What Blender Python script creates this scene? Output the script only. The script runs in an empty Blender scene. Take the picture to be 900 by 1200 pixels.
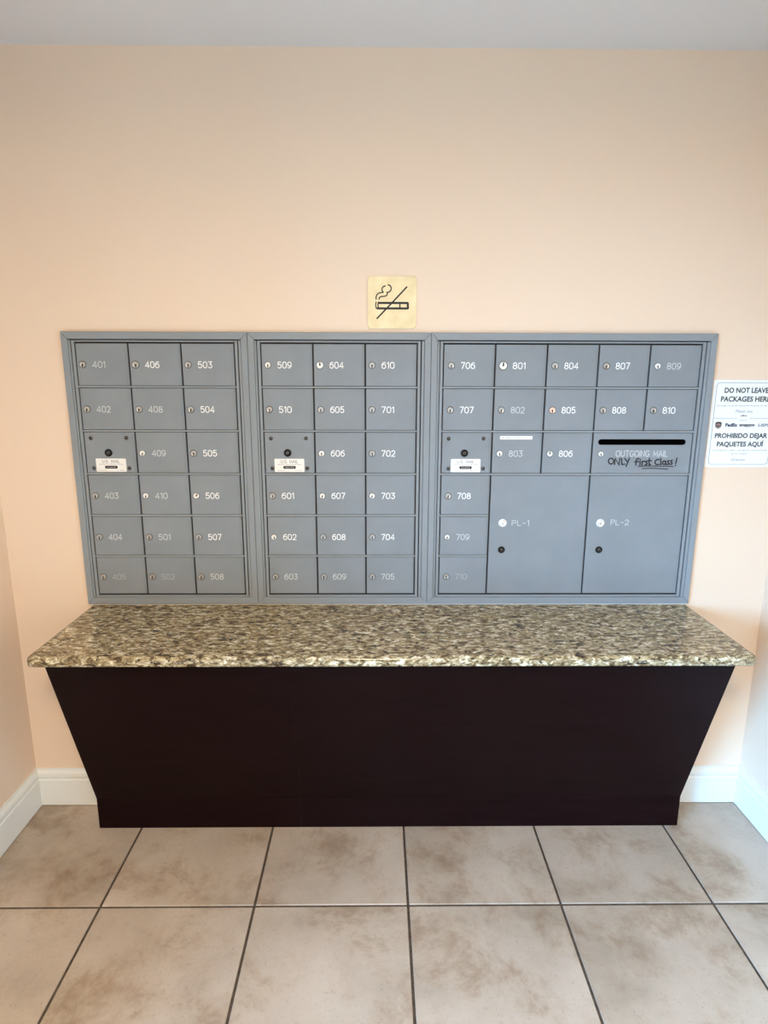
import bpy, bmesh, math, random
from mathutils import Matrix, Vector
random.seed(7)
C = bpy.context.scene.collection
SC = bpy.context.scene
S = 1.983                      # metres from camera plane to back wall
PI = math.pi

# ------------------------------------------------------------------ camera
cam_d = bpy.data.cameras.new('camera'); cam = bpy.data.objects.new('camera', cam_d); C.objects.link(cam)
pitch, yaw, roll = 0.2107, 0.0104, 0.0026
cp, sp = math.cos(pitch), math.sin(pitch)
fwd = Vector((math.sin(yaw)*cp, math.cos(yaw)*cp, -sp))
right = Vector((math.cos(yaw), -math.sin(yaw), 0)); up = right.cross(fwd)
r2 = right*math.cos(roll) + up*math.sin(roll); u2 = -right*math.sin(roll) + up*math.cos(roll)
m = Matrix((r2, u2, -fwd)).transposed().to_4x4(); m.translation = Vector((0, -S, 0.7688*S))
cam.matrix_world = m
cam_d.sensor_fit = 'VERTICAL'; cam_d.sensor_height = 36; cam_d.sensor_width = 27
cam_d.lens = 713.2/1200*36; cam_d.clip_start = 0.05
SC.camera = cam

# ------------------------------------------------------------------ world, lights, exposure
w = bpy.data.worlds.new('sky'); SC.world = w; w.use_nodes = True
bg = w.node_tree.nodes['Background']; bg.inputs[1].default_value = 60.0      # bright blue sky above the horizon, dull ground below it
_tc = w.node_tree.nodes.new('ShaderNodeTexCoord'); _sx = w.node_tree.nodes.new('ShaderNodeSeparateXYZ'); _cr = w.node_tree.nodes.new('ShaderNodeValToRGB')
w.node_tree.links.new(_tc.outputs['Generated'], _sx.inputs[0]); w.node_tree.links.new(_sx.outputs['Z'], _cr.inputs[0]); w.node_tree.links.new(_cr.outputs[0], bg.inputs[0])
_cr.color_ramp.elements[0].position = 0.0; _cr.color_ramp.elements[0].color = (0.035, 0.036, 0.032, 1)
_cr.color_ramp.elements[1].position = 0.02; _cr.color_ramp.elements[1].color = (0.22, 0.56, 1.0, 1)
def area(name, loc, target, sx, sy, power, col):
    d = bpy.data.lights.new(name, 'AREA'); d.shape = 'RECTANGLE'; d.size = sx; d.size_y = sy; d.energy = power; d.color = col
    o = bpy.data.objects.new(name, d); C.objects.link(o); o.location = loc
    o.rotation_euler = (Vector(target)-Vector(loc)).to_track_quat('-Z', 'Y').to_euler(); return o
DAY = (0.25, 0.62, 1.0); WARM = (1.0, 0.755, 0.50)
_p = area('daylight_entrance', (-2.80, -3.40, 1.15), (0, -3.40, 1.15), 2.7, 2.3, 10, DAY); _p.data.cycles.is_portal = True
LAMP_POWER = 80
SC.view_settings.view_transform = 'Standard'; SC.view_settings.look = 'None'
SC.view_settings.exposure = 0.0; SC.view_settings.gamma = 1.0; SC.view_settings.use_curve_mapping = False

# ------------------------------------------------------------------ materials
def mat(name, col, rough=0.5, metal=0.0, spec=0.5, emit=None):
    mt = bpy.data.materials.new(name); mt.use_nodes = True
    b = mt.node_tree.nodes['Principled BSDF']
    b.inputs['Base Color'].default_value = (*col, 1); b.inputs['Roughness'].default_value = rough
    b.inputs['Metallic'].default_value = metal; b.inputs['Specular IOR Level'].default_value = spec
    if emit: b.inputs['Emission Color'].default_value = (*emit[0], 1); b.inputs['Emission Strength'].default_value = emit[1]
    return mt
def N(mt, t, **kw):
    n = mt.node_tree.nodes.new(t)
    for k, v in kw.items():
        if k in n.inputs: n.inputs[k].default_value = v
        else: setattr(n, k, v)
    return n
def L(mt, a, b): mt.node_tree.links.new(a, b)
def ramp(mt, src, stops, interp='LINEAR'):
    r = N(mt, 'ShaderNodeValToRGB'); r.color_ramp.interpolation = interp
    e = r.color_ramp.elements
    while len(e) < len(stops): e.new(0.5)
    for i, (p, c) in enumerate(stops):
        e[i].position = p; e[i].color = (*c, 1) if len(c) == 3 else c
    L(mt, src, r.inputs[0]); return r
def coords(mt, scale=(1, 1, 1), rnd=False):
    tc = N(mt, 'ShaderNodeTexCoord'); mp = N(mt, 'ShaderNodeMapping'); mp.inputs['Scale'].default_value = scale
    L(mt, tc.outputs['Object'], mp.inputs[0])
    if rnd:
        oi = N(mt, 'ShaderNodeObjectInfo'); mu = N(mt, 'ShaderNodeMath', operation='MULTIPLY'); mu.inputs[1].default_value = 37.0
        L(mt, oi.outputs['Random'], mu.inputs[0]); L(mt, mu.outputs[0], mp.inputs['Location'])
    return mp.outputs[0]
def noise(mt, v, scale, detail=4, rough=0.5, dist=0.0):
    n = N(mt, 'ShaderNodeTexNoise'); n.inputs['Scale'].default_value = scale; n.inputs['Detail'].default_value = detail
    n.inputs['Roughness'].default_value = rough; n.inputs['Distortion'].default_value = dist
    L(mt, v, n.inputs['Vector']); return n.outputs['Fac']
def mix(mt, fac, a, b, mode='MIX'):
    x = N(mt, 'ShaderNodeMix', data_type='RGBA', blend_type=mode)
    if isinstance(fac, float): x.inputs[0].default_value = fac
    else: L(mt, fac, x.inputs[0])
    for i, q in ((6, a), (7, b)):
        if isinstance(q, tuple): x.inputs[i].default_value = (*q, 1)
        else: L(mt, q, x.inputs[i])
    return x.outputs[2]
def bump(mt, h, strength, dist=0.001):
    b = N(mt, 'ShaderNodeBump'); b.inputs['Strength'].default_value = strength; b.inputs['Distance'].default_value = dist
    L(mt, h, b.inputs['Height']); L(mt, b.outputs[0], mt.node_tree.nodes['Principled BSDF'].inputs['Normal'])
def base(mt, s): L(mt, s, mt.node_tree.nodes['Principled BSDF'].inputs['Base Color'])

M = {}
def wall_paint(name, a, b):
    t = mat(name, a, 0.55, spec=0.3); v = coords(t)
    base(t, ramp(t, noise(t, v, 1.3, 3), [(0.35, a), (0.65, b)]).outputs[0]); bump(t, noise(t, v, 130, 3), 0.12, 0.0008); return t
M['wall'] = wall_paint('peach_wall_paint', (0.80, 0.640, 0.495), (0.82, 0.66, 0.515))
M['lobby'] = wall_paint('bounce_cutting_wall_paint', (0.42, 0.22, 0.12), (0.44, 0.235, 0.13))  # unseen lobby walls, colour made dark and warm to cut cool bounce light
M['ceil'] = wall_paint('ceiling_paint', (0.70, 0.71, 0.73), (0.72, 0.73, 0.75))
M['trim'] = mat('white_trim_paint', (0.78, 0.80, 0.77), 0.4)
M['grout'] = mat('dark_grout', (0.065, 0.055, 0.05), 0.9)
v = coords(M['grout']); base(M['grout'], ramp(M['grout'], noise(M['grout'], v, 60, 3), [(0.3, (0.055, 0.044, 0.036)), (0.7, (0.11, 0.09, 0.074))]).outputs[0])
# floor tile
t = M['tile'] = mat('beige_ceramic_tile', (0.5, 0.42, 0.34), 0.38)
v = coords(t, (1, 1, 1), True)
n1 = noise(t, v, 2.6, 6, 0.6, 0.1); n2 = noise(t, v, 4.6, 10, 0.74, 0.25); n3 = noise(t, v, 110, 4, 0.7)
c1 = ramp(t, n1, [(0.30, (0.335, 0.28, 0.22)), (0.47, (0.455, 0.385, 0.315)), (0.66, (0.54, 0.47, 0.395))]).outputs[0]
c2 = ramp(t, n2, [(0.30, (0.46, 0.37, 0.28)), (0.40, (0.72, 0.63, 0.54)), (0.455, (0.90, 0.86, 0.81)), (0.52, (1, 1, 1)), (1, (1, 1, 1))]).outputs[0]
c = mix(t, 0.70, c1, c2, 'MULTIPLY')
c3 = ramp(t, n3, [(0.3, (0.62, 0.56, 0.5)), (0.42, (1, 1, 1)), (0.7, (1.0, 1.0, 1.0))]).outputs[0]
base(t, mix(t, 0.5, c, c3, 'MULTIPLY')); bump(t, n2, 0.25, 0.0012)
# granite
t = M['granite'] = mat('speckled_granite', (0.4, 0.35, 0.25), 0.16)
v = coords(t, (0.55, 1.0, 1.0))
wa = noise(t, v, 72, 5, 0.62, 0.8); wb = noise(t, coords(t, (0.6, 1.1, 1.1)), 150, 5, 0.7, 0.8); wc = noise(t, v, 11, 4, 0.6)
wd = noise(t, coords(t, (0.45, 1.0, 1.2)), 95, 4, 0.6, 1.2)
g1 = ramp(t, wa, [(0.37, (0.07, 0.05, 0.03)), (0.43, (0.23, 0.17, 0.085)), (0.50, (0.42, 0.345, 0.20)), (0.56, (0.56, 0.49, 0.32)), (0.61, (0.86, 0.82, 0.66))]).outputs[0]
g2 = ramp(t, wb, [(0.36, (0.10, 0.08, 0.06)), (0.47, (0.75, 0.72, 0.68)), (0.6, (1, 1, 1)), (1, (1, 1, 1))]).outputs[0]
g3 = ramp(t, wc, [(0.35, (0.82, 0.79, 0.77)), (0.6, (1.0, 1.0, 0.98))]).outputs[0]
g4 = ramp(t, wd, [(0.30, (0.02, 0.016, 0.014)), (0.385, (0.06, 0.05, 0.04)), (0.41, (1, 1, 1)), (1, (1, 1, 1))]).outputs[0]
gg = mix(t, 0.8, g1, g2, 'MULTIPLY'); gg = mix(t, 0.9, gg, g3, 'MULTIPLY'); base(t, mix(t, 1.0, gg, g4, 'MULTIPLY'))
# dark laminate
t = M['laminate'] = mat('dark_espresso_laminate', (0.018, 0.008, 0.008), 0.42, spec=0.07)
v = coords(t, (1.2, 6, 22)); base(t, ramp(t, noise(t, v, 4, 7, 0.7), [(0.3, (0.0060, 0.0014, 0.0016)), (0.7, (0.0115, 0.0040, 0.0046))]).outputs[0])
# mailbox metal paint
t = M['steel'] = mat('grey_mailbox_paint', (0.26, 0.27, 0.275), 0.50, 0.0, 0.35)
v = coords(t, (1, 1, 1), True); base(t, ramp(t, noise(t, v, 9, 4), [(0.3, (0.222, 0.250, 0.272)), (0.7, (0.246, 0.274, 0.298))]).outputs[0]); bump(t, noise(t, v, 14, 2), 0.08, 0.002)
t = M['rail'] = mat('grey_frame_paint', (0.25, 0.28, 0.302), 0.42, 0.0, 0.4)
M['divider'] = mat('pale_grey_divider_paint', (0.31, 0.34, 0.36), 0.4, 0.0, 0.4)
M['gap'] = mat('dark_cabinet_interior', (0.012, 0.013, 0.015), 0.7)
M['void'] = mat('slot_shade_black', (0.001, 0.001, 0.001), 1.0, spec=0.0)  # black put in as the shade inside the mail slot
M['chrome'] = mat('nickel_lock', (0.47, 0.46, 0.44), 0.38, 0.8)
M['nickel'] = mat('bright_nickel_lock', (0.80, 0.80, 0.77), 0.45, 0.3)
M['copper'] = mat('copper_tinted_lock', (0.85, 0.60, 0.50), 0.3, 0.8)
M['black'] = mat('black_metal', (0.006, 0.006, 0.007), 0.4, spec=0.2)
M['screw'] = mat('dark_screw_and_lock_shadow', (0.10, 0.095, 0.09), 0.25, 0.9)  # screws and lock cores, also the shadow ring coloured in round small locks
M['num1'] = mat('white_engraving', (0.88, 0.89, 0.88), 0.5)
M['num2'] = mat('worn_white_engraving', (0.60, 0.62, 0.63), 0.5)
M['num3'] = mat('faded_engraving', (0.40, 0.42, 0.44), 0.5)
M['ink'] = mat('black_marker', (0.008, 0.008, 0.012), 0.6)
M['label'] = mat('white_label', (0.83, 0.83, 0.80), 0.45)
M['label_ink'] = mat('grey_label_print', (0.20, 0.20, 0.20), 0.6)
M['paper'] = mat('white_sign_sheet', (0.84, 0.88, 0.88), 0.45)
M['print'] = mat('charcoal_print', (0.035, 0.05, 0.055), 0.6)
M['thin'] = mat('thin_grey_print', (0.13, 0.16, 0.17), 0.6)
M['navy'] = mat('navy_print', (0.03, 0.04, 0.08), 0.6)
M['slate'] = mat('slate_print', (0.16, 0.22, 0.28), 0.6)
M['brown'] = mat('brown_print', (0.035, 0.018, 0.016), 0.6)
M['tan'] = mat('tan_print', (0.32, 0.22, 0.19), 0.6)
M['caulk'] = mat('white_caulk', (0.74, 0.70, 0.64), 0.6)
t = M['brass'] = mat('brushed_brass_plate', (0.84, 0.76, 0.52), 0.5, 0.25)
v = coords(t, (1, 1, 1)); base(t, ramp(t, noise(t, v, 22, 5), [(0.3, (0.66, 0.56, 0.34)), (0.7, (0.76, 0.68, 0.45))]).outputs[0])
M['lampglass'] = mat('lit_lamp_diffuser', (0.9, 0.9, 0.9), 0.4, emit=((1.0, 0.66, 0.38), 6))
M['glassframe'] = mat('white_door_frame', (0.7, 0.7, 0.7), 0.4)

# ------------------------------------------------------------------ mesh helpers
def obj(name, bm, mats, parent=None, loc=None, smooth=False):
    if not isinstance(mats, (list, tuple)): mats = [mats]
    me = bpy.data.meshes.new(name)
    if smooth:
        for f in bm.faces: f.smooth = True
    bm.to_mesh(me); bm.free()
    for k in mats: me.materials.append(M[k])
    o = bpy.data.objects.new(name, me); C.objects.link(o)
    if parent: o.parent = parent
    if loc is not None: o.location = loc
    return o
def box(bm, x0, x1, y0, y1, z0, z1, bev=0.0, mi=0, segs=1):
    vs = [bm.verts.new(p) for p in ((x0,y0,z0),(x1,y0,z0),(x1,y1,z0),(x0,y1,z0),(x0,y0,z1),(x1,y0,z1),(x1,y1,z1),(x0,y1,z1))]
    fs = [bm.faces.new([vs[i] for i in q]) for q in ((0,1,5,4),(1,2,6,5),(2,3,7,6),(3,0,4,7),(4,5,6,7),(3,2,1,0))]
    if bev:
        es = list({e for f in fs for e in f.edges})
        r = bmesh.ops.bevel(bm, geom=es, offset=bev, segments=segs, affect='EDGES', profile=0.5)
        fs = [f for f in r['faces']] + [f for f in fs if f.is_valid]
    for f in fs: f.material_index = mi
    return fs
def prism(bm, pts, y0, y1, bev=0.0, mi=0):
    """polygon in x,z (counter-clockwise seen from the room, i.e. from -y) extruded from y1 (front, smaller) to y0"""
    a = [bm.verts.new((x, y1, z)) for x, z in pts]; b = [bm.verts.new((x, y0, z)) for x, z in pts]
    n = len(pts); ff = bm.faces.new(a); fs = [ff, bm.faces.new(b[::-1])]
    for i in range(n): fs.append(bm.faces.new((a[i], b[i], b[(i+1) % n], a[(i+1) % n])))
    if bev: r = bmesh.ops.bevel(bm, geom=list(ff.edges), offset=bev, segments=1, affect='EDGES'); fs = r['faces'] + [f for f in fs if f.is_valid]
    for f in fs: f.material_index = mi
    return fs
def lathe(bm, prof, cx, cz, n=20, mi=0):
    """profile [(radius, y)] turned round the y axis through cx, cz"""
    rings = []
    for r, y in prof:
        if r < 1e-6: rings.append([bm.verts.new((cx, y, cz))])
        else: rings.append([bm.verts.new((cx+r*math.cos(2*PI*i/n), y, cz+r*math.sin(2*PI*i/n))) for i in range(n)])
    for a, b in zip(rings, rings[1:]):
        for i in range(n):
            j = (i+1) % n
            q = [a[i], a[j], b[j], b[i]] if len(a) > 1 and len(b) > 1 else ([a[i], a[j], b[0]] if len(b) == 1 else [a[0], b[j], b[i]])
            f = bm.faces.new(q); f.material_index = mi; f.smooth = True
def ribbon(bm, pts, wd, y, mi=0):
    """flat pen stroke of width wd through x,z points on plane y, round ends and joints"""
    h = wd/2; P = [Vector(p) for p in pts]; P = [p for i, p in enumerate(P) if i == 0 or (p-P[i-1]).length > 1e-7]
    if len(P) < 2: P.append(P[0]+Vector((1e-5, 0)))
    closed = (P[0]-P[-1]).length < 1e-6 and len(P) > 3
    if closed: P = P[:-1]
    y -= 0.00004*(len(bm.verts) % 5); n = len(P)
    def nrm(a, b): d = (b-a).normalized(); return Vector((-d.y, d.x))
    Lf, Rt = [], []
    for i, p in enumerate(P):
        na = nrm(P[i-1], p) if (i > 0 or closed) else None; nb = nrm(p, P[(i+1) % n]) if (i < n-1 or closed) else None
        q = (na or nb).copy()
        if na is not None and nb is not None:
            q = na+nb; q = q.normalized() if q.length > 1e-4 else na; q = q/max(q.dot(na), 0.45)
        Lf.append(p+q*h); Rt.append(p-q*h)
    lv = [bm.verts.new((q.x, y, q.y)) for q in Lf]; rv = [bm.verts.new((q.x, y, q.y)) for q in Rt]
    for i in range(n if closed else n-1):
        j = (i+1) % n; f = bm.faces.new((rv[i], rv[j], lv[j], lv[i])); f.material_index = mi
    if not closed:
        for p, d, a, b in ((P[0], P[0]-P[1], lv[0], rv[0]), (P[-1], P[-1]-P[-2], rv[-1], lv[-1])):
            t0 = math.atan2(d.y, d.x); cap = [bm.verts.new((p.x+h*math.cos(t0+e), y, p.y+h*math.sin(t0+e))) for e in (-PI/3, -PI/6, 0, PI/6, PI/3)]
            ea = (a.co-Vector((p.x+h*math.cos(t0-PI/2), y, p.y+h*math.sin(t0-PI/2)))).length; eb = (b.co-Vector((p.x+h*math.cos(t0-PI/2), y, p.y+h*math.sin(t0-PI/2)))).length
            s0, s1 = (a, b) if ea < eb else (b, a)
            f = bm.faces.new([s0]+cap+[s1]); f.material_index = mi
def arc(cx, cz, rx, rz, a0, a1, n=8):
    return [(cx+rx*math.cos(math.radians(a0+(a1-a0)*i/n)), cz+rz*math.sin(math.radians(a0+(a1-a0)*i/n))) for i in range(n+1)]
# single-stroke lettering, cap height 1
G = {
 '0': (0.66, [arc(.33,.67,.33,.33,0,180)+arc(.33,.33,.33,.33,180,360)+[(.66,.67)]]),
 '1': (0.26, [[(0,.80),(.22,1),(.22,0)]]),
 '2': (0.62, [arc(.31,.69,.30,.31,160,-30)+[(0,0),(.62,0)]]),
 '3': (0.62, [[(.02,1),(.60,1),(.30,.60)]+arc(.30,.30,.32,.30,85,-150)]),
 '4': (0.70, [[(.52,0),(.52,1),(0,.27),(.70,.27)]]),
 '5': (0.64, [[(.58,1),(.10,1),(.05,.55)]+arc(.31,.32,.33,.32,120,-150)]),
 '6': (0.66, [arc(.42,.42,.42,.56,62,180,7)+arc(.33,.33,.33,.33,180,520,14)]),
 '7': (0.62, [[(0,1),(.62,1),(.20,0)]]),
 '8': (0.66, [arc(.33,.75,.27,.25,0,360,12), arc(.33,.27,.33,.27,0,360,12)]),
 '9': (0.66, [arc(.24,.58,.42,.56,242,360,7)+arc(.33,.67,.33,.33,0,340,14)]),
 'P': (0.58, [[(0,0),(0,1),(.32,1)]+arc(.32,.74,.26,.26,90,-90,6)+[(0,.48)]]),
 'L': (0.52, [[(0,1),(0,0),(.52,0)]]),
 '-': (0.46, [[(.04,.46),(.42,.46)]]),
 'O': (0.80, [arc(.40,.62,.40,.38,0,180)+arc(.40,.38,.40,.38,180,360)+[(.80,.62)]]),
 'U': (0.68, [[(0,1),(0,.34)]+arc(.34,.34,.34,.34,180,360)+[(.68,1)]]),
 'T': (0.64, [[(0,1),(.64,1)],[(.32,1),(.32,0)]]),
 'G': (0.76, [arc(.40,.5,.40,.5,40,320,12)+[(.76,.42),(.45,.42)]]),
 'I': (0.04, [[(.02,0),(.02,1)]]),
 'N': (0.66, [[(0,0),(0,1),(.66,0),(.66,1)]]),
 'M': (0.80, [[(0,0),(0,1),(.40,.25),(.80,1),(.80,0)]]),
 'A': (0.74, [[(0,0),(.37,1),(.74,0)],[(.13,.33),(.61,.33)]]),
 'S': (0.60, [arc(.30,.75,.28,.25,20,270,8)+arc(.30,.25,.30,.25,90,-160,8)]),
 '.': (0.06, [[(.03,0),(.03,.02)]]), ' ': (0.40, []),
}
def strokes(bm, text, x, z, h, wd, y, mi=0, width=None, gap=0.26):
    tot = sum(G[c][0] for c in text)+gap*(len(text)-1); k = (width/(tot*h)) if width else 1.0
    cx = x
    for c in text:
        gw, ps = G[c]
        for p in ps: ribbon(bm, [(cx+a*h*k, z+b*h) for a, b in p], wd, y, mi)
        cx += (gw+gap)*h*k
    return cx
def typeset(bm, text, x, z, size, y, mi=0, width=None, shear=0.0, bold=0.0, align='CENTER'):
    """printed lettering: the outlines of the built-in typeface, laid flat on plane y with its baseline at z"""
    cu = bpy.data.curves.new('t', 'FONT'); cu.body = text; cu.size = size; cu.shear = shear; cu.offset = bold; cu.resolution_u = 3; cu.align_x = 'LEFT'
    o = bpy.data.objects.new('t', cu); C.objects.link(o); bpy.context.view_layer.update()
    me = bpy.data.meshes.new_from_object(o.evaluated_get(bpy.context.evaluated_depsgraph_get()))
    bpy.data.objects.remove(o); bpy.data.curves.remove(cu)
    xs = [q.co.x for q in me.vertices]; x0, x1 = min(xs), max(xs); k = width/(x1-x0) if width else 1.0
    off = x-(x1-x0)*k/2 if align == 'CENTER' else x
    vs = [bm.verts.new((off+(q.co.x-x0)*k, y, z+q.co.y)) for q in me.vertices]
    for p in me.polygons:
        try: f = bm.faces.new([vs[i] for i in p.vertices]); f.material_index = mi
        except ValueError: pass
    bpy.data.meshes.remove(me)
def rrect(x0, x1, z0, z1, r, n=5):
    out = []
    for cx, cz, a in ((x1-r, z0+r, -90), (x1-r, z1-r, 0), (x0+r, z1-r, 90), (x0+r, z0+r, 180)): out += arc(cx, cz, r, r, a, a+90, n)
    return out
def struct(name, bm, m_, parent=None, **k):
    o = obj(name, bm, m_, parent, **k)
    if not parent: o['kind'] = 'structure'
    return o
def thing(name, label, cat, loc=(0, 0, 0), group=None):
    o = bpy.data.objects.new(name, None); C.objects.link(o); o.location = loc; o.empty_display_size = 0.1
    o['label'] = label; o['category'] = cat
    if group: o['group'] = group
    return o
def tag(o, label, cat, group=None):
    o['label'] = label; o['category'] = cat
    if group: o['group'] = group
    return o

# ------------------------------------------------------------------ room
XL, XR, ZC = -0.6266*S, 0.672*S, 1.2413*S
YL = -1.7           # the left wall ends here and the lobby opens out
YB, XF = -5.2, -2.75 # far wall with the glazed entrance, far left wall
T = 0.12
bm = bmesh.new(); box(bm, XF-T, XR+T, 0.0, T, -0.02, ZC); struct('wall_back', bm, 'wall')
bm = bmesh.new(); box(bm, XL-T, XL, YL, 0.0, -0.02, ZC); struct('wall_left', bm, 'wall')
bm = bmesh.new(); box(bm, XR, XR+T, YB, 0.0, -0.02, ZC); struct('wall_right', bm, 'wall')
EY0, EY1 = -4.75, -2.05
bm = bmesh.new(); box(bm, XF-T, XF, YB, EY0, -0.02, ZC); box(bm, XF-T, XF, EY1, 0.0, -0.02, ZC); box(bm, XF-T, XF, EY0, EY1, 2.3, ZC); struct('wall_far_left', bm, 'lobby')
bm = bmesh.new(); box(bm, XF-T, XR+T, YB-T, YB, -0.02, ZC); struct('wall_front', bm, 'lobby')
bm = bmesh.new(); box(bm, XF-T, XR+T, YB-T, T, ZC, ZC+0.1); struct('ceiling', bm, 'ceil')
bm = bmesh.new()
for y in (EY0, (EY0+EY1)/2-0.03, EY1-0.06): box(bm, XF-0.09, XF-0.03, y, y+0.06, 0, 2.3, 0.004)
box(bm, XF-0.09, XF-0.03, EY0+0.06, (EY0+EY1)/2-0.03, 2.24, 2.3); box(bm, XF-0.09, XF-0.03, (EY0+EY1)/2+0.03, EY1-0.06, 2.24, 2.3)
struct('door_1', bm, 'glassframe')

# floor: grout bed and single tiles
bm = bmesh.new(); box(bm, XF-T, XR+T, YB-T, T, -0.06, -0.0035); floor = struct('floor', bm, 'grout')
TW = 0.2305*S; g = 0.0040
def tile_mesh(wx, wy):
    bm = bmesh.new(); box(bm, -wx/2, wx/2, -wy/2, wy/2, -0.006, 0.0, 0.0012); me = bpy.data.meshes.new('tile'); bm.to_mesh(me); bm.free(); me.materials.append(M['tile']); return me
shared = {}
yrow = -0.2313*S+0.003
cols = [(-0.4152+0.2305*k)*S for k in range(-8, 6)]
xs_edges = [x for x in cols if XF < x < XR] + [XR]; xs_edges = [XF] + xs_edges
ys_edges = [0.0] + [yrow-TW*k for k in range(0, 14) if yrow-TW*k > YB] + [YB]
def add_tile(x0, x1, y0, y1):
    wx, wy = round(x1-x0-2*g, 4), round(y1-y0-2*g, 4)
    if wx < 0.02 or wy < 0.02: return
    if (wx, wy) not in shared: shared[(wx, wy)] = tile_mesh(wx, wy)
    o = bpy.data.objects.new('tile', shared[(wx, wy)]); C.objects.link(o); o.parent = floor; o.location = ((x0+x1)/2, (y0+y1)/2, random.uniform(-0.0004, 0.0004))
for i in range(len(xs_edges)-1):
    for j in range(len(ys_edges)-1):
        x0, x1 = xs_edges[i], xs_edges[i+1]
        if x0 < XL-T < x1 and ys_edges[j+1] > YL: x0 = XL-0.02
        if x1 <= XL-T and ys_edges[j] > YL+0.2: continue       # the alcove beyond the left wall shows nowhere
        if x0 < XL < x1 and ys_edges[j+1] > YL: x0 = XL
        add_tile(x0, x1, ys_edges[j+1], ys_edges[j])

# baseboards: profile (distance from wall, height)
BH = 0.0749*S
PROF = [(0, 0.003), (0.012, 0.003), (0.012, BH*0.70), (0.0095, BH*0.725), (0.0095, BH*0.76), (0.0115, BH*0.80), (0.0105, BH*0.87), (0.006, BH*0.93), (0.0045, BH*0.955), (0.0045, BH), (0, BH)]
def baseboard(name, p0, p1, nrm, m0=0, m1=0):
    """extrude the profile from p0 to p1; nrm points into the room; m0/m1 mitre the ends inwards"""
    bm = bmesh.new(); d = (Vector(p1)-Vector(p0)).normalized(); n = Vector(nrm); r = []
    for p, s in ((Vector(p0), m0), (Vector(p1), -m1)): r.append([bm.verts.new(tuple((p+n*a+d*a*s).to_2d())+(z,)) for a, z in PROF])
    k = len(PROF)
    for i in range(k): bm.faces.new((r[0][i], r[0][(i+1) % k], r[1][(i+1) % k], r[1][i]))
    bm.faces.new(r[0][::-1]); bm.faces.new(r[1]); bmesh.ops.recalc_face_normals(bm, faces=bm.faces)
    return struct(name, bm, 'trim')
BX0, BX1 = -0.4885*S, 0.5312*S     # counter base sides
baseboard('baseboard_back_left', (XL, 0, 0), (BX0-0.001, 0, 0), (0, -1, 0), 1, 0)
baseboard('baseboard_back_right', (BX1+0.001, 0, 0), (XR, 0, 0), (0, -1, 0), 0, 1)
baseboard('baseboard_left', (XL, 0, 0), (XL, YL, 0), (1, 0, 0), 1, 0)
baseboard('baseboard_right', (XR, 0, 0), (XR, YB, 0), (-1, 0, 0), 1, 0)

# warm ceiling lamp behind the photographer, its light included
def ceiling_lamp(x, y, label):
    t = thing('ceiling_light', label, 'light', (x, y, ZC))
    bm = bmesh.new()
    for pr in ([(0.19, 0), (0.19, -0.03), (0.175, -0.035), (0.165, -0.03)],):
        n = 32; rings = [[bm.verts.new((r*math.cos(2*PI*i/n), r*math.sin(2*PI*i/n), z)) for i in range(n)] for r, z in pr]
        for a, b in zip(rings, rings[1:]):
            for i in range(n): bm.faces.new((a[i], a[(i+1) % n], b[(i+1) % n], b[i]))
    obj('lamp_rim', bm, 'chrome', t, smooth=True)
    bm = bmesh.new(); n = 32
    rings = [[bm.verts.new((r*math.cos(2*PI*i/n), r*math.sin(2*PI*i/n), z)) for i in range(n)] for r, z in ((0.165, -0.03), (0.15, -0.06), (0.11, -0.085), (0.05, -0.098))]
    for a, b in zip(rings, rings[1:]):
        for i in range(n): bm.faces.new((a[i], a[(i+1) % n], b[(i+1) % n], b[i]))
    bm.faces.new(rings[-1]); obj('lamp_shade', bm, 'lampglass', t, smooth=True)
    d = bpy.data.lights.new('lamp_light', 'AREA'); d.shape = 'DISK'; d.size = 0.5; d.energy = LAMP_POWER; d.color = WARM; d.spread = PI
    o = bpy.data.objects.new('lamp_light', d); C.objects.link(o); o.location = (x, y, ZC-0.115)
ceiling_lamp(0.0, -2.45, 'round frosted ceiling light above the mailbox alcove')

# ------------------------------------------------------------------ counter base
base_t = thing('counter_base', 'dark espresso counter base flaring outward, under the granite top', 'counter', ((BX0+BX1)/2, -0.1, 0))
bc = Vector(base_t.location)
ZK = 0.0592*S; YK = -0.0652*S; ZT = 0.3765*S; YT = -0.176*S
seams = [BX0, -0.2675, BX1]
for x0, x1 in zip(seams, seams[1:]):
    bm = bmesh.new(); x0 += 0.0002; x1 -= 0.0002; P = [(YK, 0.001), (YK, ZK), (YT, ZT), (YT+0.018, ZT), (YK+0.018, ZK), (YK+0.018, 0.001)]
    a = [bm.verts.new((x0-bc.x, y-bc.y, z)) for y, z in P]; b = [bm.verts.new((x1-bc.x, y-bc.y, z)) for y, z in P]
    for i in range(6): bm.faces.new((a[i], a[(i+1) % 6], b[(i+1) % 6], b[i]))
    for q in (a, b):
        bm.faces.new((q[0], q[1], q[4], q[5])); bm.faces.new((q[1], q[2], q[3], q[4]))
    bmesh.ops.recalc_face_normals(bm, faces=bm.faces); obj('front_panel', bm, 'laminate', base_t)
for x0, x1 in ((BX0+0.0005, BX0+0.018), (BX1-0.018, BX1-0.0005)):
    bm = bmesh.new(); P = [(-0.014, 0.001), (YK+0.019, 0.001), (YK+0.019, ZK), (YT+0.022, ZT-0.001), (-0.0015, ZT-0.001), (-0.0015, BH+0.002), (-0.014, BH+0.002)]
    a = [bm.verts.new((x0-bc.x, y-bc.y, z)) for y, z in P]; b = [bm.verts.new((x1-bc.x, y-bc.y, z)) for y, z in P]; k = len(P)
    for i in range(k): bm.faces.new((a[i], a[(i+1) % k], b[(i+1) % k], b[i]))
    bm.faces.new(a); bm.faces.new(b); bmesh.ops.recalc_face_normals(bm, faces=bm.faces)
    obj('side_panel', bm, 'laminate', base_t)

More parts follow.
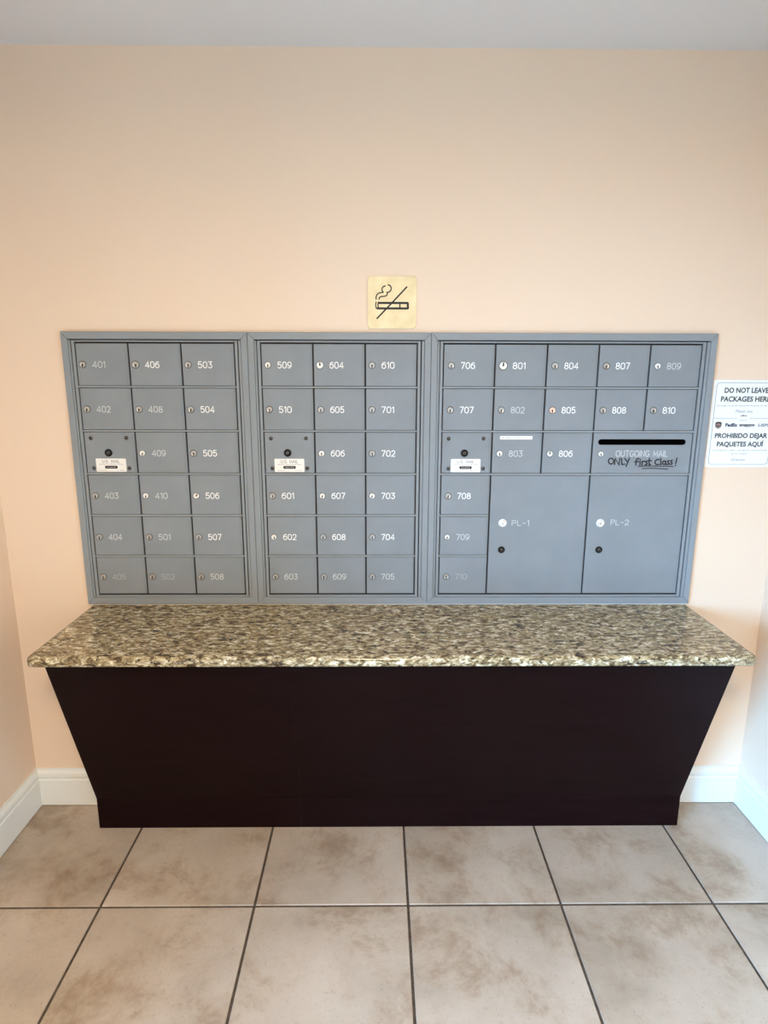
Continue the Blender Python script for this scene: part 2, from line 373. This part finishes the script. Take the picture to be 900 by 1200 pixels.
# granite top with eased edge and rounded front corners
CX0, CX1, CY, CZ0, CZ1 = -0.4935*S, 0.5385*S, -0.2095*S, 0.3770*S, 0.3914*S
bm = bmesh.new()
def plan(ins):
    r = 0.022; o_ = []
    x0, x1, y0 = CX0+ins, CX1-ins, CY+ins; rr = max(r-ins, 0.004)
    o_ += [(x0, -0.0005)]
    o_ += [(x0+rr-rr*math.cos(a), y0+rr-rr*math.sin(a)) for a in [PI/2*i/6 for i in range(7)]]
    o_ += [(x1-rr+rr*math.sin(a), y0+rr-rr*math.cos(a)) for a in [PI/2*i/6 for i in range(7)]]
    o_ += [(x1, -0.0005)]
    return o_
H_ = CZ1-CZ0; rad = 0.0125
layers = [(0.003, CZ0), (0.0, CZ0+0.003), (0.0, CZ1-rad)] + [(rad-rad*math.cos(a), CZ1-rad+rad*math.sin(a)) for a in [PI/2*i/5 for i in range(1, 6)]]
rings = [[bm.verts.new((x, y, z)) for x, y in plan(i)] for i, z in layers]
n = len(rings[0])
for a, b in zip(rings, rings[1:]):
    for i in range(n-1): f = bm.faces.new((a[i], a[i+1], b[i+1], b[i])); f.smooth = True
    bm.faces.new((a[-1], a[0], b[0], b[-1]))
bm.faces.new(rings[0][::-1]); bm.faces.new(rings[-1])
bmesh.ops.recalc_face_normals(bm, faces=bm.faces)
tag(obj('granite_countertop', bm, 'granite'), 'speckled olive and brown granite top with eased edge below the mailboxes', 'countertop')

# ------------------------------------------------------------------ mailboxes
KP = 1-0.012/S
def MX(x): return x*S*KP
def MZ(z): return (0.7688+(z-0.7688)*KP)*S
zr = [MZ(z) for z in (.8289, .7596, .6894, .6186, .5482, .4776, .4085)]
OT, OB = MZ(.8451), MZ(.3924)
YB0, YD, YR, YTR = -0.0005, -0.0100, -0.0108, -0.0150    # back, door front, rail front, trim front
bm = bmesh.new(); box(bm, MX(-.4999), MX(.5418), -0.008, -0.0008, CZ1+0.0002, OB-0.0003, 0.0015); struct('trim_1', bm, 'caulk')

def lock(parent, cx, cz, r=0.0088, style='chrome', turn=0.0, ox=0, oz=0):
    bm = bmesh.new(); y = YD
    lathe(bm, [(r*1.14, y+0.0005), (r*1.14, y-0.0006), (r, y-0.0007)], 0, 0, 20, 2); lathe(bm, [(r, y-0.0007), (r, y-0.0022), (r*0.88, y-0.0034), (r*0.70, y-0.0034), (r*0.62, y-0.0028), (0, y-0.0028)], 0, 0, 20, 0)  # wider dark ring is the lock's shadow, put in as colour
    a = -PI/2+turn; c_, s_ = math.cos(a), math.sin(a)
    def q(u, v): return (u*c_-v*s_, u*s_+v*c_)
    ribbon(bm, [q(r*0.05, 0), q(r*0.66, 0)], r*0.34, y-0.0036, 1)
    ribbon(bm, [q(0, 0), q(r*0.08, 0)], r*0.42, y-0.0030, 1)
    o = obj('lock', bm, [style, 'black', 'screw'], parent, (cx-ox, 0, cz-oz)); return o
def black_lock(parent, cx, cz, ro, ox, oz):
    bm = bmesh.new(); y = YD
    lathe(bm, [(ro, y+0.0005), (ro, y-0.002), (ro*0.9, y-0.0032), (ro*0.66, y-0.0032), (ro*0.58, y-0.0016), (ro*0.5, y-0.0016)], 0, 0, 24, 0)
    lathe(bm, [(ro*0.52, y-0.001), (ro*0.5, y-0.0028), (ro*0.4, y-0.0034), (0, y-0.0034)], 0, 0, 20, 1)
    ribbon(bm, [(-ro*0.22, 0), (ro*0.22, 0)], ro*0.14, y-0.0037, 0)
    o = obj('keyed_cam_lock', bm, ['black', 'screw'], parent, (cx-ox, 0, cz-oz)); return o

def door_panel(name, x0, x1, z0, z1, parent, ox, oz, hole=None, lip=True):
    """x0..x1, z0..z1 is the cell; the door leaves dark gaps round it, with a folded lip down its right side"""
    a, b, c_, d = x0+0.0012, x1-0.0040, z0+0.0046, z1-0.0036
    cx, cz = (a+b)/2, (c_+d)/2
    bm = bmesh.new()
    if hole:
        hx0, hx1, hz0, hz1 = hole; outer = [(a, c_), (b, c_), (b, d), (a, d)]
        inner = rrect(hx0, hx1, hz0, hz1, (hz1-hz0)/2-1e-4, 6)
        ov = [bm.verts.new((x-cx, YD, z-cz)) for x, z in outer]; iv = [bm.verts.new((x-cx, YD, z-cz)) for x, z in inner]
        es = [bm.edges.new((v_[i], v_[(i+1) % len(v_)])) for v_ in (ov, iv) for i in range(len(v_))]
        r = bmesh.ops.triangle_fill(bm, use_beauty=True, use_dissolve=False, edges=es)
        for f in bm.faces:
            if f.normal.y > 0: f.normal_flip()
        for v_, inward in ((ov, False), (iv, True)):
            bk = [bm.verts.new((q.co.x, YD+0.0065, q.co.z)) for q in v_]; k = len(v_)
            for i in range(k): bm.faces.new((v_[i], bk[i], bk[(i+1) % k], v_[(i+1) % k]))
    else:
        box(bm, a-cx, b-0.0052-cx, YD, YD+0.0065, c_-cz, d-cz, 0.0007)
        box(bm, b-0.0046-cx, b-cx, YD-0.0004, YD+0.0065, c_-cz, d-cz, 0.0011)
        box(bm, b-0.0054-cx, b-0.0044-cx, YD+0.0010, YD+0.0060, c_-cz, d-cz)
    o = obj(name, bm, 'steel', parent, (cx-ox, 0, cz-oz))
    return o, cx, cz, (a, b, c_, d)

def bank(xo0, xo1, xc, layout, label, special=None):
    """xo0..xo1 outer trim, xc column edges, layout[row] = list of (first column, last column + 1, last row + 1, text)"""
    ox, oz = (xo0+xo1)/2, OB
    t = thing('mailbox_bank', label, 'mailboxes', (ox, 0, oz), 'grey mailbox banks recessed in the peach wall')
    bm = bmesh.new(); box(bm, xo0+0.003-ox, xo1-0.003-ox, -0.0030, YB0, 0.003, OT-0.003-oz); obj('cabinet_back', bm, 'gap', t)
    # mitred trim
    w_, h_ = 0.0205, 0.0225; o4 = [(xo0+0.0004, OB), (xo1-0.0004, OB), (xo1-0.0004, OT), (xo0+0.0004, OT)]
    i4 = [(xo0+w_, OB+h_), (xo1-w_, OB+h_), (xo1-w_, OT-h_), (xo0+w_, OT-h_)]
    for k in range(4):
        j = (k+1) % 4; e = 0.00025
        pts = [o4[k], o4[j], i4[j], i4[k]]; mx = sum(p[0] for p in pts)/4; mz = sum(p[1] for p in pts)/4
        bm = bmesh.new(); prism(bm, [(x-ox+(mx-x)*e, z-oz+(mz-z)*e) for x, z in pts], -0.0030, YTR, 0.0016)
        obj('trim_rail', bm, 'rail', t)
    # inner strips
    xa, xb = xc[0], xc[-1]; zt, zb = zr[0], zr[-1]
    sl = (xa-0.003-(xo0+w_))
    def strip(nm, x0, x1, z0, z1, yf=YR, m_='rail'):
        bm = bmesh.new(); box(bm, x0-ox, x1-ox, yf, -0.0030, z0-oz, z1-oz, 0.0009); return obj(nm, bm, m_, t)
    half = sl/2
    lo, hi = OB+h_+0.0006, OT-h_-0.003
    strip('side_strip', xo0+w_+0.0006, xo0+w_+half-0.0022, lo, hi, -0.0125)
    strip('side_strip', xo0+w_+half+0.0002, xa-0.0026, lo, hi)
    sr = (xo1-w_)-xb; 
    strip('side_strip', xb+0.0002, xb+sr/2-0.0016, lo, hi)
    strip('side_strip', xb+sr/2+0.0018, xo1-w_-0.0006, lo, hi, -0.0125)
    strip('top_strip', xa-0.0022, xb-0.0002, zt+0.0014, hi)
    strip('bottom_strip', xa-0.0022, xb-0.0002, lo, zb-0.0014)
    for r in range(1, 6):
        z = zr[r]
        spans = [(xa-0.002, xb-0.0002)] if not (special and r > 3) else [(xa-0.002, xc[1]-0.004)]
        for a, b in spans: strip('divider_rail', a, b, z-0.0018, z+0.0030, YR-0.0014, 'divider')
    for (r0, c0, c1, r1, txt, wear) in layout:
        x0, x1, z1, z0 = xc[c0], xc[c1], zr[r0], zr[r1]; W_, H = x1-x0, z1-z0
        if txt == 'US':
            d, cx, cz, (a, b, c_, dd) = door_panel('carrier_access_plate', x0, x1, z0, z1, t, ox, oz)
            d['label'] = 'blank door plate with four screws, black lock and white label'
            black_lock(d, x0+.45*W_, z1-.5*H, 0.0122, cx, cz)
            for u, v_ in ((.13, .165), (.82, .16), (.14, .86), (.83, .86)):
                bm = bmesh.new(); lathe(bm, [(0.0064, YD+.0004), (0.0058, YD-.0016), (0.0030, YD-.0030), (0, YD-.0033)], 0, 0, 14, 0)
                ribbon(bm, [(-0.0026, 0.001), (0.0026, -0.001)], 0.001, YD-0.0036, 1)
                obj('screw', bm, ['screw', 'black'], d, (x0+u*W_-cx, 0, z1-v_*H-cz))
            lx0, lx1, lz1, lz0 = x0+.185*W_, x0+.775*W_, z1-.635*H, z1-.945*H
            bm = bmesh.new(); prism(bm, rrect(lx0-cx, lx1-cx, lz0-cz, lz1-cz, 0.003), YD, YD-0.0008)
            y = YD-0.0010; mx = (lx0+lx1)/2-cx
            strokes(bm, 'U.S. MAIL', mx-0.0275, lz1-cz-0.0135, 0.0088, 0.0014, y, 1, width=0.055)
            typeset(bm, 'APPROVED BY THE POSTMASTER GENERAL', mx, lz1-cz-0.0200, 0.0040, y, 1, width=0.080)
            prism(bm, rrect(mx-0.020, mx+0.020, lz0-cz+0.0105, lz0-cz+0.0195, 0.003), YD-0.0008, YD-0.0016, mi=2)
            typeset(bm, 'MAILBOXES', mx, lz0-cz+0.0132, 0.0044, YD-0.0018, 0, width=0.030)
            typeset(bm, 'MADE IN U.S.A.', lx0-cx+0.008, lz0-cz+0.0035, 0.0036, y, 3, width=0.026, align='LEFT')
            typeset(bm, 'PAT. PEND.', lx1-cx-0.030, lz0-cz+0.0035, 0.0036, y, 3, width=0.022, align='LEFT')
            obj('us_mail_label', bm, ['label', 'label_ink', 'black', 'thin'], d)
        elif txt == 'OUT':
            hx0, hx1, hz0, hz1 = 0.7153, 1.0022, 1.3258, 1.3445
            d, cx, cz, (a, b, c_, dd) = door_panel('outgoing_mail_door', x0, x1, z0, z1, t, ox, oz, hole=(hx0, hx1, hz0, hz1))
            d['label'] = 'wide door with a long black mail slot and marker handwriting'
            bm = bmesh.new(); box(bm, hx0-0.003-cx, hx1+0.003-cx, YD+0.0036, YD+0.0066, hz0-0.003-cz, hz1+0.003-cz); obj('mail_slot', bm, 'void', d)
            lock(d, 0.7268, 1.2965, 0.0085, 'nickel', 0, cx, cz)
            bm = bmesh.new(); strokes(bm, 'OUTGOING MAIL', 0.7769-cx, 1.2882-cz, 0.0190, 0.0021, YD-0.0003, 0, width=0.168); obj('engraved_text', bm, 'num2', d)
            bm = bmesh.new()
            for st in HAND: ribbon(bm, [(x-cx, z-cz) for x, z in st], 0.0043 if st not in HAND[-2:] else 0.0030, YD-0.0005)
            obj('handwriting', bm, 'ink', d)
        elif txt.startswith('PL'):
            d, cx, cz, _ = door_panel('parcel_locker_door', x0, x1, z0, z1, t, ox, oz)
            d['label'] = 'large parcel door engraved '+txt
            (lx, bx, tx, tw, tz) = (0.4162, 0.4158, 0.4476, 0.057, 1.0565) if txt == 'PL-1' else (0.7432, 0.7450, 0.7787, 0.059, 1.0590)
            bm = bmesh.new(); r = 0.0142
            lathe(bm, [(r, YD+.0005), (r, YD-.001)], 0, 0, 24, 1); lathe(bm, [(r, YD-.001), (r*.86, YD-.0018), (r*.80, YD-.004), (r*.62, YD-.005), (r*.5, YD-.0032), (0, YD-.0032)], 0, 0, 24, 0)
            ribbon(bm, [(0, 0), (0, -r*.3)], r*.16, YD-.0036, 1)
            obj('lock', bm, ['nickel', 'black'], d, (lx-cx, 0, 1.0651-cz))
            black_lock(d, bx, 0.9730, 0.0115, cx, cz)
            if txt == 'PL-2':
                bm = bmesh.new(); ribbon(bm, [(0.7405-cx, 0.8470-cz), (0.7418-cx, 0.8464-cz)], 0.003, YD-0.0003); obj('scuff', bm, 'slate', d)
            bm = bmesh.new(); strokes(bm, txt, tx-cx, tz-cz, 0.0172, 0.0021, YD-0.0003, 0, width=tw); obj('engraved_text', bm, 'num2', d)
        else:
            d, cx, cz, _ = door_panel('mailbox_door', x0, x1, z0, z1, t, ox, oz)
            d['label'] = 'small door engraved '+txt
            u = .148 if special else (.112 if xc[0] < -0.8 else .122)
            zc = z1-(.495+.007*r0)*H
            st, rr, tn = LOCKS.get(txt, ('chrome', 0.0097, random.uniform(-0.12, 0.12)))
            lock(d, x0+u*W_, zc, rr, st, tn, cx, cz)
            tw = 0.0425 if '1' not in txt else (0.0385 if txt.count('1') == 1 else 0.034)
            bm = bmesh.new(); hgt = 0.0186
            strokes(bm, txt, x0+(u+.19)*W_-cx, zc-hgt/2-cz, hgt, (0.0026, 0.0023, 0.0020)[wear], YD-0.0003, 0, width=tw)
            obj('door_number', bm, ('num1', 'num2', 'num3')[wear], d)
            if txt == '803':
                bm = bmesh.new(); prism(bm, rrect(0.3954-cx, 0.5005-cx, 1.3432-cz, 1.3542-cz, 0.0008, 2), YD, YD-0.0006)
                typeset(bm, '803-806 FOR PKG. ONLY', 0.448-cx, 1.3463-cz, 0.0062, YD-0.0008, 1, width=0.092)
                s = obj('sticker', bm, ['label', 'thin'], d); s['label'] = 'small white printed sticker'
    return t
LOCKS = {'406': ('chrome', 0.0108, 0.3), '509': ('nickel', 0.0092, 0), '604': ('nickel', 0.0108, PI), '606': ('nickel', 0.0095, 0), '602': ('nickel', 0.0090, 0.2),
         '801': ('nickel', 0.0122, PI), '805': ('copper', 0.0100, 0), '806': ('nickel', 0.0092, PI), '803': ('nickel', 0.0096, 0.2), '809': ('nickel', 0.0092, 0.1),
         '709': ('nickel', 0.0088, 0), '506': ('nickel', 0.0095, 2.5), '703': ('nickel', 0.0092, -0.3), '607': ('nickel', 0.0090, -0.2), '410': ('nickel', 0.0090, -0.1), '409': ('nickel', 0.0090, 0)}
HAND = [[(0.771, 1.2729), (0.7694, 1.2776), (0.766, 1.2812), (0.7617, 1.2824), (0.7573, 1.2812), (0.7543, 1.2776), (0.7537, 1.2729), (0.7551, 1.2681), (0.7587, 1.2646), (0.7631, 1.2632), (0.7674, 1.2646), (0.7702, 1.2681), (0.771, 1.2729)], [(0.7746, 1.262), (0.7748, 1.2816), (0.7894, 1.2606), (0.7904, 1.2816)], [(0.7964, 1.2816), (0.7982, 1.262), (0.8081, 1.263)], [(0.8065, 1.2816), (0.8146, 1.2721)], [(0.8216, 1.2826), (0.813, 1.2554)], [(0.8535, 1.2808), (0.8469, 1.2808), (0.8442, 1.2747), (0.8446, 1.2598)], [(0.8402, 1.2703), (0.8531, 1.2721)], [(0.8578, 1.2721), (0.858, 1.2604)], [(0.858, 1.2786), (0.8586, 1.2778)], [(0.865, 1.2598), (0.864, 1.2721)], [(0.8642, 1.2685), (0.8686, 1.2731), (0.8731, 1.2713)], [(0.8816, 1.2739), (0.8765, 1.2725), (0.8777, 1.2687), (0.882, 1.2656), (0.8799, 1.2612), (0.8745, 1.2612)], [(0.887, 1.2818), (0.8882, 1.2608), (0.8931, 1.2622)], [(0.8824, 1.2739), (0.8947, 1.2747)], [(0.9197, 1.2774), (0.9126, 1.2786), (0.9074, 1.2743), (0.9066, 1.2677), (0.9116, 1.2618), (0.9219, 1.2626)], [(0.9245, 1.2826), (0.9269, 1.2612)], [(0.9407, 1.2713), (0.9352, 1.2739), (0.9314, 1.2695), (0.9334, 1.263), (0.9395, 1.2626), (0.9419, 1.2679)], [(0.9413, 1.2739), (0.9439, 1.2614)], [(0.953, 1.2749), (0.9479, 1.2735), (0.9493, 1.2691), (0.9534, 1.2665), (0.9516, 1.2622), (0.9465, 1.2618)], [(0.9635, 1.2757), (0.9584, 1.2745), (0.9596, 1.2701), (0.9633, 1.2673), (0.9622, 1.263), (0.957, 1.2626)], [(0.9776, 1.2828), (0.975, 1.2654)], [(0.9752, 1.2596), (0.9756, 1.2586)], [(0.8523, 1.256), (0.8807, 1.2572), (0.9243, 1.2568), (0.9691, 1.2552)], [(0.8674, 1.2489), (0.9076, 1.2495), (0.9514, 1.2469)]]

def simple(cols_, wear):
    out = []
    for c, names in enumerate(cols_):
        for r, nm in enumerate(names): out.append((r, c, c+1, r+1, nm, wear.get(nm, 0)))
    return out
bank(MX(-.4999), MX(-.2066), [MX(x) for x in (-.4792, -.3955, -.3121, -.2273)],
     simple([['401', '402', 'US', '403', '404', '405'], ['406', '408', '409', '410', '501', '502'], ['503', '504', '505', '506', '507', '508']],
            {'401': 1, '402': 1, '403': 1, '404': 1, '405': 2, '502': 2, '501': 1, '508': 1, '409': 1, '408': 1, '410': 1}),
     'left grey bank of small mailboxes, numbers 401 to 508')
bank(MX(-.2066), MX(.0848), [MX(x) for x in (-.1858, -.1027, -.0195, .0637)],
     simple([['509', '510', 'US', '601', '602', '603'], ['604', '605', '606', '607', '608', '609'], ['610', '701', '702', '703', '704', '705']],
            {'603': 1, '705': 1, '609': 1}),
     'middle grey bank of small mailboxes, numbers 509 to 705')
c5 = [MX(x) for x in (.1054, .1886, .2718, .3546, .4372, .5197)]
lay = simple([['706', '707', 'US', '708', '709', '710']], {'709': 1, '710': 2})
for r, nm in ((0, ['801', '804', '807', '809']), (1, ['802', '805', '808', '810'])):
    for k, q in enumerate(nm): lay.append((r, k+1, k+2, r+1, q, 1 if q in ('809', '802') else 0))
lay += [(2, 1, 2, 3, '803', 1), (2, 2, 3, 3, '806', 0), (2, 3, 5, 3, 'OUT', 0), (3, 1, 3, 6, 'PL-1', 0), (3, 3, 5, 6, 'PL-2', 0)]
bank(MX(.0848), MX(.5418), c5, lay, 'right grey bank with two large parcel doors and outgoing mail slot', special=True)

# ------------------------------------------------------------------ no-smoking plate
x0, x1, z0, z1 = -0.0158*S, 0.0600*S, 0.8510*S, 0.9290*S
px, pz = (x0+x1)/2, (z0+z1)/2
sg = thing('no_smoking_sign', 'square brass plate with a crossed-out cigarette above the middle mailboxes', 'sign', (px, 0, pz))
bm = bmesh.new(); prism(bm, rrect(x0-px, x1-px, z0-pz, z1-pz, 0.010, 6), -0.0004, -0.0035, 0.0008); obj('plate', bm, 'brass', sg)
def PU(x, y): return (x0+(x-158)/572*(x1-x0)-px, z0+(745-y)/600*(z1-z0)-pz)
bm = bmesh.new(); k = (x1-x0)/572
for pts, wd in (([(285, 450), (625, 450)], 25), ([(272, 513), (625, 513)], 25), ([(630, 453), (632, 510)], 25), ([(537, 455), (537, 508)], 15),
                ([(257, 440), (249, 475), (258, 512)], 13), ([(283, 440), (277, 475), (284, 508)], 14), ([(615, 268), (440, 452), (268, 628)], 18),
                ([(256, 408), (257, 375), (272, 348), (300, 334), (340, 330)], 14), ([(340, 328), (326, 308), (326, 285), (338, 266), (364, 256)], 14),
                ([(396, 243), (420, 252), (434, 276), (430, 305), (410, 325), (384, 330)], 14), ([(384, 328), (388, 350), (376, 368), (350, 374), (318, 376), (296, 388), (289, 408)], 14)):
    ribbon(bm, [PU(*p) for p in pts], wd*k, -0.0038)
obj('pictogram', bm, 'ink', sg)

# ------------------------------------------------------------------ package notice sheet
nx0, nx1, nz0, nz1 = 1.0760, 1.2930, 1.2525, 1.5335; ncx, ncz = (nx0+nx1)/2, (nz0+nz1)/2
ns = thing('package_notice', 'white laminated notice in two languages taped right of the mailboxes', 'sign', (ncx, 0, ncz))
bm = bmesh.new(); box(bm, nx0-ncx, nx1-ncx, -0.0014, -0.0003, nz0-ncz, nz1-ncz, 0.0003); obj('sheet', bm, 'paper', ns)
yp = -0.0018; bm = bmesh.new()
def tx(s, zc, cap, width=None, mi=0, shear=0, bold=0.0, x=1.1845, al='CENTER'): typeset(bm, s, x-ncx, zc-cap/2-ncz, cap/0.70, yp, mi, width, shear, bold, al)
tx('DO NOT LEAVE', 1.5010, 0.0158, 0.142, bold=0.0007); tx('PACKAGES HERE', 1.4735, 0.0158, 0.160, bold=0.0007)
tx('Packages must be delivered directly to the unit', 1.4525, 0.0042, 0.182, mi=1)
tx('Thank you', 1.4345, 0.0080, 0.058, mi=1, shear=0.5)
tx('office', 1.4205, 0.0042, 0.022, shear=0.4, bold=0.0002); tx('Luis P', 1.4060, 0.0048, 0.026, mi=1, shear=0.5)
for a, b in ((1.0875, 1.1640), (1.2050, 1.2815)): ribbon(bm, [(a-ncx, 1.4120-ncz), (b-ncx, 1.4120-ncz)], 0.0011, yp, 1)
bo = rrect(nx0+0.011-ncx, nx1-0.011-ncx, nz0+0.0095-ncz, nz1-0.0095-ncz, 0.009, 4); ribbon(bm, bo+[bo[0]], 0.0013, yp, 1)
tx('FedEx', 1.3905, 0.0098, 0.040, mi=2, bold=0.0008, x=1.1490)
tx('amazon', 1.3910, 0.0085, 0.050, mi=0, bold=0.0006, x=1.1995)
ribbon(bm, [(1.1995-ncx+0.014*math.cos(a), 1.3905-ncz-0.0065*math.sin(a)) for a in [PI*(0.12+0.76*i/8) for i in range(9)]], 0.0010, yp, 0)
tx('USPS', 1.3900, 0.0088, 0.040, mi=3, shear=0.35, bold=0.0005, x=1.2555)
sh = [(-1, .75), (-.6, .92), (0, 1), (.6, .92), (1, .75), (1, -.2), (.75, -.62), (0, -1), (-.75, -.62), (-1, -.2)]
f = bm.faces.new([bm.verts.new((1.1060-ncx+a*0.0102, yp, 1.3895-ncz+b*0.0112)) for a, b in sh[::-1]]); f.material_index = 4
f = bm.faces.new([bm.verts.new((1.1060-ncx+a*0.0072, yp-0.0002, 1.3880-ncz+b*0.0072)) for a, b in sh[::-1]]); f.material_index = 5
typeset(bm, 'ups', 1.1060-ncx, 1.3858-ncz, 0.0085, yp-0.0004, 4, 0.0115, bold=0.0003)
tx('PROHIBIDO DEJAR', 1.3560, 0.0150, 0.172, bold=0.0007); tx('PAQUETES AQUÍ', 1.3285, 0.0150, 0.153, bold=0.0007)
tx('Los paquetes deben entregarse directamente', 1.3085, 0.0042, 0.182, mi=1); tx('en la unidad', 1.2968, 0.0042, 0.052, mi=1)
tx('Gracias', 1.2780, 0.0075, 0.048, mi=1, shear=0.5)
obj('printed_text', bm, ['print', 'thin', 'navy', 'slate', 'brown', 'tan'], ns)
